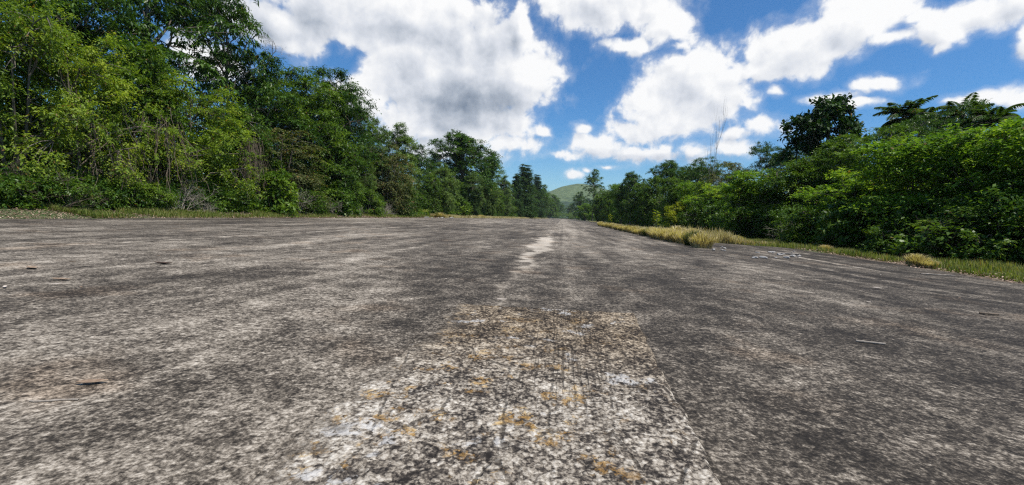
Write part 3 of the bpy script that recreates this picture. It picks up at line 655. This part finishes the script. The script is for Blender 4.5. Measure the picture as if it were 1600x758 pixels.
brush('dead_brush', 12, 600, -18.5, 1.9, 'pinkish dead branches lying in front of the brown tinged tree', 'dead brush', DEAD, 7)
brush('dead_brush', 13, 560, -18.2, 1.3, 'pale bent dead stick standing at the left pavement edge', 'dead brush', DEAD, 2)
brush('dead_brush', 14, 1155, 13.2, 3.4, 'grey leafless brush in front of the vine hung tree', 'dead brush', DEAD, 8)
brush('dead_brush', 21, 62, -19.0, 2.6, 'brown bare twigs poking through the shrubs at far left', 'dead brush', VINE, 6)
brush('dead_brush', 22, 190, -18.9, 3.0, 'thin leafless stems rising through the shrubs left of the grey bare twigs', 'dead brush', VINE, 5, up=.5)
brush('dead_brush', 23, 468, -18.6, 2.4, 'brown dry stems leaning over the middle of the left verge', 'dead brush', DEAD, 5)
brush('dead_brush', 24, 520, -18.6, 1.6, 'low dry brush at the middle left verge', 'dead brush', DEAD, 6)
brush('dead_brush', 25, 1240, 12.6, 1.8, 'dry stems at the foot of the right thicket behind the rubble', 'dead brush', DEAD, 5)
brush('dead_brush', 26, 1480, 12.2, 1.7, 'dry brown stems at the foot of the right thicket past the lone tuft', 'dead brush', VINE, 6)
brush('dead_brush', 15, 325, -18.4, 1.0, 'short pale dead twigs at the grassy verge', 'dead brush', DEAD, 4)
# dry hanging vines
def vines(name, seed, px, X, top, wid, n, label):
    rg = np.random.default_rng(seed); tb = Tubes(); y, H = on_x(px, X, top)
    for i in range(n):
        a = rg.uniform(0, 6.28); r = wid*rg.uniform(.1, .5); p0 = np.array([math.cos(a)*r*.6, math.sin(a)*r*.6, H*rg.uniform(.6, 1)])
        p1 = np.array([math.cos(a)*r*1.3, math.sin(a)*r*1.3, H*rg.uniform(0, .5)]); u = np.linspace(0, 1, 9)[:, None]
        P = p0*(1-u)+p1*u+np.cumsum(rg.normal(size=(9, 3)), 0)*.07; P[:, 2] = np.maximum(P[:, 2], -.02); tb.add(P, rg.uniform(.006, .014), 4)
    o = link(name, tb.mesh(name, VINE)); o.location = (X, y, 0); return tag(o, label, 'vines')
vines('vine_tangle', 4, 393, -20.0, 212, 2.0, 170, 'brown tangle of dry hanging vines in the left thicket')
vines('vine_tangle', 6, 130, -20.6, 150, 3.6, 90, 'thin brown creepers laced through the thicket at far left')
vines('vine_tangle', 9, 250, -19.9, 165, 3.2, 80, 'brown creepers under the arching yellow green tree')
vines('vine_tangle', 8, 1125, 15.4, 275, 2.4, 60, 'dry creepers hanging from the vine hung tree on the right')
# arching dead limb inside the left thicket
tb = Tubes(); u = np.linspace(0, 1, 14)
y0 = on_x(70, -19.3); tb.add(np.stack([0*u, u*6, 2.0+2.4*np.sin(u*2.2)-u*.4], 1), np.linspace(.055, .012, 14), 7)
tb.add(np.stack([.1+0*u, .3+u*4, 1.4+2.6*np.sin(u*2.0)-u*.3], 1), np.linspace(.03, .008, 14), 6)
tb.add(np.stack([-.1-.5*u, -u*.3, 2.0*(1-u)-.05], 1), np.linspace(.05, .07, 14), 7)
o = link('fallen_limb', tb.mesh('fallen_limb', VINE)); o.location = (-19.9, y0+1, .3); o.scale = (1, 1, .95); tag(o, 'brown arching limb bowed over the bushes at far left', 'branch')

# ------------------------------------------------------------------ rosette plant and saplings
def plant(name, px, py, H, n, L, W, mat, label, seed, upright=.6, stem=True, cat='plant'):
    rg = np.random.default_rng(seed); x, y = px, py
    root = bpy.data.objects.new(name, None); COL.objects.link(root); root.location = (x, y, 0)
    tb = Tubes(); u = np.linspace(0, 1, 6); tb.add(np.stack([.05*np.sin(u*3)*H, 0*u, u*H-.03], 1), np.linspace(.03, .012, 6), 6); link('stem', tb.mesh(name+'_stem', BARK), root)
    a = np.arange(n)*2.4; z = H*(.35+.65*np.arange(n)/n) if stem else np.full(n, H)
    P = np.stack([.02*np.cos(a), .02*np.sin(a), z], 1); e = upright*rg.uniform(.3, 1.3, n)
    D = np.stack([np.cos(a)*np.cos(e), np.sin(a)*np.cos(e), np.sin(e)], 1); Nn = np.cross(np.cross(D, [0, 0, 1.]), D)
    V1, F1 = leafquads(P, D, nrm(Nn), L*rg.uniform(.8, 1.15, n), W, .1, .5)
    link('leaves', npmesh(name+'_leaves', V1, F1, LM[mat], {'tint': np.repeat(rg.uniform(.3, 1, n), 4)}), root)
    return tag(root, label, cat)
x_, y_ = -17.6, on_x(665, -17.6)
plant('rosette_plant', x_, y_, .75, 26, .95, .13, 'grass', 'spiky rosette plant with long pale leaves on the left verge', 31, .5, False)
plant('rosette_plant', -17.9, on_x(682, -17.9), .3, 22, .7, .08, 'olive', 'dark dry rosette plant beside the pale one', 34, .9, False)
plant('sapling', 8.4, on_x(1025, 8.4), 1.9, 26, .42, .2, 'young', 'bright leaved sapling standing in the dry grass', 32, .3, True)
plant('sapling', 9.2, on_x(953, 9.2), 2.0, 16, .5, .22, 'young', 'tiny far sapling above the dry grass', 33, .3, True)
plant('sapling', 11.2, on_x(1112, 11.2), 1.6, 24, .35, .18, 'bright', 'sapling at the right end of the dry grass', 35, .3, True)

# ------------------------------------------------------------------ stuff: thickets, woods, grass, litter
def band_clumps(rg, n, xf, y0, y1, depth, hf, power=1.0):
    y = y0+(y1-y0)*rg.uniform(0, 1, n)**power; x = xf(y)+rg.uniform(0, 1, n)*depth; h = hf(x, y)
    return np.stack([x, y, h*rg.uniform(.05, 1, n)**.8], 1)
def thicket(name, C, R, mat, label, **k):
    rg = np.random.default_rng(len(C)); V, Fc, T = foliage(rg, C, R*rg.uniform(.7, 1.3, len(C)), **k)
    return tag(link(name, npmesh(name, V, Fc, LM[mat], {'tint': T})), label, 'undergrowth', kind='stuff')
rg = np.random.default_rng(99)
hl = lambda x, y: 1.0+2.2*fbm(x+200, y+200, .35, 7, 3)*np.clip((-18.6-x)/1.4, .2, 1)
C = np.concatenate([band_clumps(rg, 900, lambda y: xl(y)-3.6, 6, 45, 1.9, hl), band_clumps(rg, 700, lambda y: xl(y)-3.4, 45, 230, 2.0, hl)])
thicket('undergrowth', C, .5, 'dark', 'dense green undergrowth along the foot of the left trees', twigs=9, per=8, L=.13, W=.055, droop=.3)
C = band_clumps(rg, 420, lambda y: xl(y)-3.0, 23, 75, 1.5, lambda x, y: .3+1.2*fbm(x+200, y+200, .5, 17, 3))
thicket('creepers', C, .45, 'bright', 'light green creepers spilling over the left verge', twigs=9, per=8, L=.10, W=.045, droop=.5)
xr2 = lambda y: np.interp(y, [0, 10, 22, 30, 60, 154, 400], [12.6, 12.4, 12.6, 12.6, 12.8, 14, 13.5])
hr = lambda x, y: .9+2.4*fbm(x+200, y+200, .35, 27, 3)
C = np.concatenate([band_clumps(rg, 900, xr2, 5, 45, 2.6, hr), band_clumps(rg, 600, xr2, 45, 230, 2.4, hr)])
thicket('undergrowth', C, .5, 'dark', 'dense dark undergrowth along the foot of the right trees', twigs=9, per=8, L=.15, W=.065, droop=.3)
def wood(n, xa, xb, ya, yb, top, label, mat='dark', seed=1):
    rg = np.random.default_rng(seed); x = rg.uniform(xa, xb, n); y = rg.uniform(ya, yb, n)
    z = top*(.65+.6*fbm(x+500, y+500, .14, seed+3, 3))*rg.uniform(.05, 1, n)**.6
    V, Fc, T = foliage(rg, np.stack([x, y, z], 1), 1.1*rg.uniform(.7, 1.3, n), 9, 8, .34, .15, .35)
    return tag(link('woodland', npmesh('woodland', V, Fc, LM[mat], {'tint': T})), label, 'woodland', kind='stuff')
wood(2600, -40, -24.5, 0, 130, 5.2, 'deep woodland filling in behind the left trees', seed=1)
wood(2200, 19, 36, 0, 130, 4.6, 'deep woodland filling in behind the right trees', seed=2)
wood(1500, -34, -17, 130, 330, 7.5, 'far woodland closing the left side of the runway', seed=3)
wood(1500, 14, 34, 130, 330, 7.0, 'far woodland closing the right side of the runway', seed=4)
wood(1100, -60, 60, 425, 480, 6.5, 'distant low trees across the end of the runway', 'grey', seed=5)

def bankz(x, y): return .24*np.clip((xl(y)-x-.05)/2.0, 0, 1)**.8
def blades(name, X, Y, H, W, mat, label, seed, lean=.45, cat='grass', kind='stuff', z0=-.03):
    rg = np.random.default_rng(seed); n = len(X); a = rg.uniform(0, 6.28, n); l = lean*rg.uniform(.1, 1, n)
    base = np.stack([X, Y, np.zeros(n)+z0], 1); d = np.stack([np.cos(a), np.sin(a), 0*a], 1); s_ = np.stack([-np.sin(a), np.cos(a), 0*a], 1)*(W/2)
    mid = base+d*(l*H*.35)[:, None]+np.array([0, 0, 1])*(H*.6)[:, None]; tip = base+d*(l*H)[:, None]+np.array([0, 0, 1])*(H*(1-.35*l))[:, None]
    V = np.stack([base-s_, base+s_, mid+s_*.8, mid-s_*.8, tip], 1).reshape(-1, 3); i = np.arange(n)[:, None]*5
    q_ = i+np.array([[0, 1, 2, 3]]); tr = i+np.array([[3, 2, 4]]); T = np.repeat(np.clip(fbm(X+300, Y+300, .8, 5, 3)*.7+rg.uniform(0, .5, n)-.1, 0, 1), 5)
    me = npmesh(name, V, [q_, tr], LM[mat], {'tint': T})
    return me if kind is None else tag(link(name, me), label, cat, kind=kind)
def strip(n, fx, y0, y1, wdt, seed, pw=1.0, thr=.42):
    rg = np.random.default_rng(seed); y = y0+(y1-y0)*rg.uniform(0, 1, n)**pw; x = fx(y)+rg.uniform(0, 1, n)*wdt
    k = fbm(x+900, y+900, .7, seed, 3) > thr; return x[k], y[k], rg
x, y, rg = strip(60000, lambda y: xl(y)-2.2, 13.5, 130, 2.3, 3, 1.6)
blades('verge_grass', x, y, rg.uniform(.06, .28, len(x)), .022, 'grass', 'green and yellowing grass on the left verge', 4, z0=bankz(x, y)-.03)
x, y, rg = strip(50000, lambda y: np.where(y < 20.5, xr(y)+.0, 10.4), 7.5, 45, 2.6, 5, 1.3, .40)
blades('verge_grass', x, y, rg.uniform(.04, .34, len(x))*(.15+1.5*fbm(x+700, y+700, .9, 62, 3)**1.5), .02, 'grass', 'yellow green grass on the right verge below the thicket', 6)
x, y, rg = strip(40000, lambda y: xr(y)+.2, 21, 200, 2.6, 7, 1.8, .50)
blades('tall_grass', x, y, rg.uniform(.15, .9, len(x))*(.15+1.3*fbm(x+700, y+700, .55, 61, 3)**1.6)*np.interp(y, [20, 60], [1, .5]), .03, 'straw', 'straw coloured tall grass between the runway and the right trees', 8)
x, y, rg = strip(30000, lambda y: xl(y)-1.2, 60, 330, 2.0, 9, 1.4, .35)
blades('tall_grass', x, y, rg.uniform(.2, .6, len(x)), .04, 'straw', 'straw coloured tall grass along the far left verge', 10, z0=bankz(x, y)-.03)

# dry grass clumps
TG = 'dry grass clumps along the right edge of the runway'
def tuft_mesh(name, seed, n, H, rad, mat):
    rg = np.random.default_rng(seed); a = rg.uniform(0, 6.28, n); r = rad*np.sqrt(rg.uniform(0, 1, n)); x = r*np.cos(a); y = r*np.sin(a)
    h = H*rg.uniform(.55, 1.1, n)*(1-.35*(r/rad)**2); base = np.stack([x, y, np.full(n, -.03)], 1)
    d = np.stack([x, y, 0*x], 1)/rad*.55+rg.normal(size=(n, 3))*[.25, .25, 0]; s_ = nrm(np.cross(d+[0, 0, .01], [0, 0, 1.]))*.009
    m1 = base+d*(h*.28)[:, None]+[0, 0, 1]*(h*.55)[:, None]; m2 = base+d*(h*.62)[:, None]+[0, 0, 1]*(h*.9)[:, None]; tip = base+d*(h*1.05)[:, None]+[0, 0, 1]*(h*.93)[:, None]
    V = np.stack([base-s_, base+s_, m1+s_, m1-s_, m2+s_*.7, m2-s_*.7, tip], 1).reshape(-1, 3); i = np.arange(n)[:, None]*7
    return npmesh(name, V, [i+np.array([[0, 1, 2, 3]]), i+np.array([[3, 2, 4, 5]]), i+np.array([[5, 4, 6]])], LM[mat], {'tint': np.repeat(rg.uniform(0, 1, n), 7)})
TU = [tuft_mesh('grass_clump', 40+i, 900, .62, .34, 'straw') for i in range(3)]+[tuft_mesh('grass_clump', 50, 900, .6, .3, 'olive')]
def tuft(px, py, s_, k, label, gp=TG, dx=0):
    s_ *= .86
    x, y = ground(px, py); o = link('grass_clump', TU[k]); o.location = (x+dx, y, 0); o.rotation_euler = (.08*math.sin(px), .08*math.cos(px*2.3), px*1.7); o.scale = (s_*1.15, s_, s_*(.78+.3*abs(math.sin(px*1.3))))
    return tag(o, label, 'grass clump', gp)
tuft(1096, 387, 1.0, 0, 'straw coloured clump at the near tip of the dry grass row')
tuft(1084, 384, 1.15, 3, 'brownish shaded clump second from the near tip of the row')
GL = 'straw coloured grass clump in the near thick part of the row'
for px, py, s_, k in ((1072, 381, 1.15, 1), (1066, 379, 1.0, 2), (1058, 378.5, 1.2, 0), (1050, 377, 1.1, 1), (1042, 375.5, 1.2, 2), (1034, 374, 1.1, 0), (1028, 372.5, 1.1, 1)):
    tuft(px, py, s_*(.72+.5*((px*37) % 10)/10), k, GL); tuft(px+8, py-3.5, s_*(.8+.5*((px*53) % 10)/10), (k+1) % 3, GL, dx=.25)
tuft(1015, 369, 1.25, 3, 'darkest grass clump standing alone in the middle of the row')
tuft(1021, 370.5, 1.1, 0, 'straw clump touching the right side of the darkest one')
GF = 'straw coloured grass clump in the thin far part of the row'
for i, px in enumerate((1006, 998, 990, 982, 974, 966, 958, 951, 945, 939)):
    tuft(px, 341+(px-880)*.22-.6, .95+i*.03, i % 3, GF)
tuft(1432, 415, .62, 0, 'straw coloured tuft alone on the right verge', 'tufts on the right verge'); tuft(1450, 417, .5, 2, 'smaller straw tuft touching the one alone on the right verge', 'tufts on the right verge')
tuft(1150, 377, .8, 1, 'brown tuft at the start of the right verge', 'tufts on the right verge'); tuft(1290, 392, .55, 2, 'small tuft on the right verge above the rubble', 'tufts on the right verge')
GV = 'tufts on the left verge'
for px, X, s_, k, lb in ((688, -17.6, 1.7, 0, 'yellow tuft right of the rosette plants'), (700, -17.4, 1.2, 1, 'low yellow tuft beside the far left pavement edge'), (752, -16.9, 1.6, 2, 'small far tuft on the left verge')):
    o = link('grass_clump', TU[k]); o.location = (X, on_x(px, X), 0); o.scale = (s_, s_, s_*.8); tag(o, lb, 'grass clump', GV)

# leaf litter, twigs, stones, fallen leaves
m, t, b = new_mat('litter'); ge = t.n.new('ShaderNodeNewGeometry')
t.l.new(t.ramp(ge.outputs['Random Per Island'], [(0, (.11, .062, .04)), (.5, (.29, .185, .13)), (1, (.50, .37, .28))]), b.inputs['Base Color']); b.inputs['Roughness'].default_value = .9; LIT = m
def litter(name, n, fx, y0, y1, w_, seed, label, sz=.075):
    rg = np.random.default_rng(seed); y = rg.uniform(y0, y1, n); x = fx(y)+rg.uniform(0, 1, n)**.8*w_; P = np.stack([x, y, rg.uniform(-.025, .04, n)+bankz(x, y)], 1)
    D = sph(rg, n)*[1, 1, .25]; Nn = sph(rg, n)*.3+[0, 0, 1]; V, Fc = leafquads(P, D, nrm(Nn), sz*rg.uniform(.5, 1.6, n), sz*.4)
    return tag(link(name, npmesh(name, V, Fc, LIT)), label, 'leaf litter', kind='stuff')
litter('leaf_litter', 11000, lambda y: xl(y)-1.9, 5, 30, 2.3, 1, 'brown and pinkish dead leaves along the left pavement edge')
litter('leaf_litter', 5000, lambda y: xl(y)-1.0, 30, 75, 1.4, 2, 'thin dead leaves further along the left pavement edge', .12)
litter('leaf_litter', 2500, lambda y: xr(y)-.5, 7, 19.5, 1.6, 3, 'dead leaves along the right pavement edge', .07)

def stick(px, py, ang, L, r, mat, label, seed=0, z=.0, fork=False):
    rg = np.random.default_rng(seed+int(px)); tb = Tubes(); u = np.linspace(-.5, .5, 9)
    P = np.stack([u*L, rg.normal(size=9)*L*.022, r+0*u], 1); tb.add(P, r*(1+.15*rg.normal(size=9)), 7)
    if fork:
        v_ = np.linspace(0, 1, 5); tb.add(np.stack([L*.1+v_*L*.3, v_*L*.2, r+v_*L*.03], 1), np.linspace(r*.7, r*.3, 5), 6)
    o = link('twig', tb.mesh('twig', mat)); x, y = ground(px, py); o.location = (x, y, z); o.rotation_euler = (0, 0, R_(ang)); return tag(o, label, 'twig')
stick(1360, 537, -8, .18, .007, DEAD, 'thick broken twig lying right of the slab', z=.003)
stick(1165, 519, 22, .12, .0025, DEAD, 'thin pale twig between the slab and the thick twig', z=.003)
stick(1465, 430, -4, .6, .011, DEAD, 'long pale stick on the pavement before the right verge')
stick(1122, 371, -10, 2.2, .05, DEAD, 'fallen pale branch behind the dry grass tip', fork=True)
stick(245, 337.5, -6, 1.7, .05, DEAD, 'pale stick on the leaf litter at the left pavement edge')
stick(560, 338.5, 30, 2.4, .04, DEAD, 'pale stick lying off the left pavement edge further away', fork=True)
stick(1545, 492, -10, .16, .012, VINE, 'dark bit of bark near the right edge of the pavement')
stick(1228, 397, -12, .7, .025, DEAD, 'pale stick among the rubble on the right pavement', fork=True)
stick(85, 627, 20, .16, .004, DEAD, 'thin pale twig on the dark pavement at lower left')
def mflat(name, a, b_):
    m, t, b = new_mat(name); tc = t.n.new('ShaderNodeTexCoord'); t.l.new(t.ramp(t.noise(tc.outputs['Object'], 30, 4), [(.35, a), (.65, b_)]), b.inputs['Base Color']); b.inputs['Roughness'].default_value = .8; return m
LFB = mflat('dead_leaf', (.16, .10, .06), (.34, .25, .17)); LFP = mflat('pale_leaf', (.5, .42, .34), (.7, .62, .54)); LFD = mflat('dark_leaf', (.03, .02, .015), (.10, .06, .04))
def dleaf(px, py, L, ang, mat, label, curl=.25):
    n = 9; k = 5; u = np.linspace(0, 1, n)[:, None]; v_ = np.linspace(-1, 1, k)[None]; wd = .38*np.sin(np.pi*np.clip(u, .02, .98))**.7*(1-.25*u)
    X = (u-.5)*L+0*v_; Y = v_*wd*L*.5; Z = .004+curl*L*(np.abs(v_)**1.5)*wd*.8+curl*L*.25*(2*u-1)**2
    me = grid_mesh('fallen_leaf', X, Y, Z, mat); o = link('fallen_leaf', me); x, y = ground(px, py); o.location = (x, y, .002); o.rotation_euler = (0, 0, R_(ang))
    md = o.modifiers.new('thickness', 'SOLIDIFY'); md.thickness = .002; return tag(o, label, 'leaf')
dleaf(95, 438, .17, 10, LFB, 'brown dead leaf left of centre on the pavement, nearest of the left pair')
dleaf(50, 420, .20, -20, LFB, 'brown dead leaf near the left picture edge')
dleaf(255, 413, .21, 10, LFD, 'dark curled dead leaf on the left pavement', .35)
dleaf(378, 420, .07, 40, LFP, 'tiny pale leaf left of the lane middle')
dleaf(488, 452, .07, 10, LFP, 'small pale leaf left of the slab')
dleaf(144, 600, .11, 25, LFB, 'brown leaf in the lower left pavement')
dleaf(783, 471, .09, 20, LFP, 'pinkish pale leaf at the far edge of the slab').location[2] = .012
dleaf(1003, 531, .05, 60, LFB, 'reddish brown chip of leaf at the right slab edge', .5)
dleaf(1370, 451, .12, -10, LFP, 'pale leaf on the right pavement')
dleaf(1067, 437, .08, 15, LFP, 'small pale leaf beyond the slab to the right')
dleaf(1357, 473, .06, 15, LFP, 'speck of pale leaf between the two right leaves')
dleaf(1398, 417, .12, 15, LFB, 'brown leaf before the right verge')
rg = np.random.default_rng(44); LB = [None]*3
for k, mt in enumerate((LFB, LFP, LFD)):
    dleaf(400+k*50, 500, .06, 0, mat=mt, label='small dry leaf scattered on the open pavement'); LB[k] = list(COL.objects)[-1]; LB[k]['group'] = 'scattered dry leaves'
    LB[k].location = (rg.uniform(-6, -2), rg.uniform(4, 9), .003)
for i in range(44):
    o = LB[(0, 0, 2, 1, 0)[i % 5]].copy(); COL.objects.link(o); yy = 1.8+13*rg.uniform(0, 1)**1.4; side = rg.choice([-1, 1]); o.location = (side*rg.uniform(1.3, 8.5) if side < 0 else rg.uniform(.9, 8), yy, .003)
    o.rotation_euler = (rg.uniform(-.1, .1), rg.uniform(-.1, .1), rg.uniform(0, 6.28)); k_ = rg.uniform(.5, 1.4); o.scale = (k_, k_, k_)
# stones of the rubble patch
STN = mflat('stone', (.16, .15, .14), (.46, .44, .41))
def stone_mesh(seed):
    rg = np.random.default_rng(seed); import bmesh
    bm = bmesh.new(); bmesh.ops.create_icosphere(bm, subdivisions=2, radius=1)
    k = rg.normal(size=3)
    for v in bm.verts:
        s_ = 1+.25*math.sin(v.co.x*3+k[0])*math.cos(v.co.y*3+k[1])+rg.uniform(-.09, .09); v.co *= s_; v.co.z *= .5
    me = bpy.data.meshes.new('stone'); bm.to_mesh(me); bm.free(); me.materials.append(STN); return me
SM = [stone_mesh(i) for i in range(4)]
rg = np.random.default_rng(12)
for i in range(26):
    px, py = (rg.uniform(1175, 1255), rg.uniform(392, 404)) if i < 18 else (rg.uniform(1113, 1135), rg.uniform(385, 392))
    x, y = ground(px, py); o = link('stone', SM[i % 4]); s_ = rg.uniform(.02, .075); o.location = (x, y, s_*.25); o.scale = (s_*1.4, s_, s_); o.rotation_euler = (0, 0, rg.uniform(0, 6))
    tag(o, 'small pale stone in the rubble patch on the right pavement' if i < 18 else 'small pale stone just past the tip of the dry grass row', 'stone', 'stones in the rubble patch' if i < 18 else 'stones by the grass tip')
for i in range(14):
    x = rg.uniform(-17.6, -15.6); y = rg.uniform(52, 70); o = link('stone', SM[i % 4]); s_ = rg.uniform(.06, .2); o.location = (x, y, s_*.25); o.scale = (s_*1.4, s_, s_)
    tag(o, 'broken pale stone at the far left pavement edge', 'stone', 'stones at the far left pavement edge')

# ------------------------------------------------------------------ thin air over the whole place
import bmesh
bm = bmesh.new(); bmesh.ops.create_cube(bm, size=1); me = bpy.data.meshes.new('haze'); bm.to_mesh(me); bm.free()
hz = link('haze', me); hz.scale = (9400, 9400, 190); hz.location = (0, 0, 94-4.5)
m = bpy.data.materials.new('haze'); m.use_nodes = True; m.node_tree.nodes.clear()
o_ = m.node_tree.nodes.new('ShaderNodeOutputMaterial'); pv = m.node_tree.nodes.new('ShaderNodeVolumePrincipled')
pv.inputs['Color'].default_value = (.80, .90, 1, 1); pv.inputs['Density'].default_value = .0001; pv.inputs['Anisotropy'].default_value = .2
m.node_tree.links.new(pv.outputs[0], o_.inputs['Volume']); me.materials.append(m); tag(hz, 'thin pale haze over the whole place', kind='stuff')
S.cycles.volume_bounces = 0
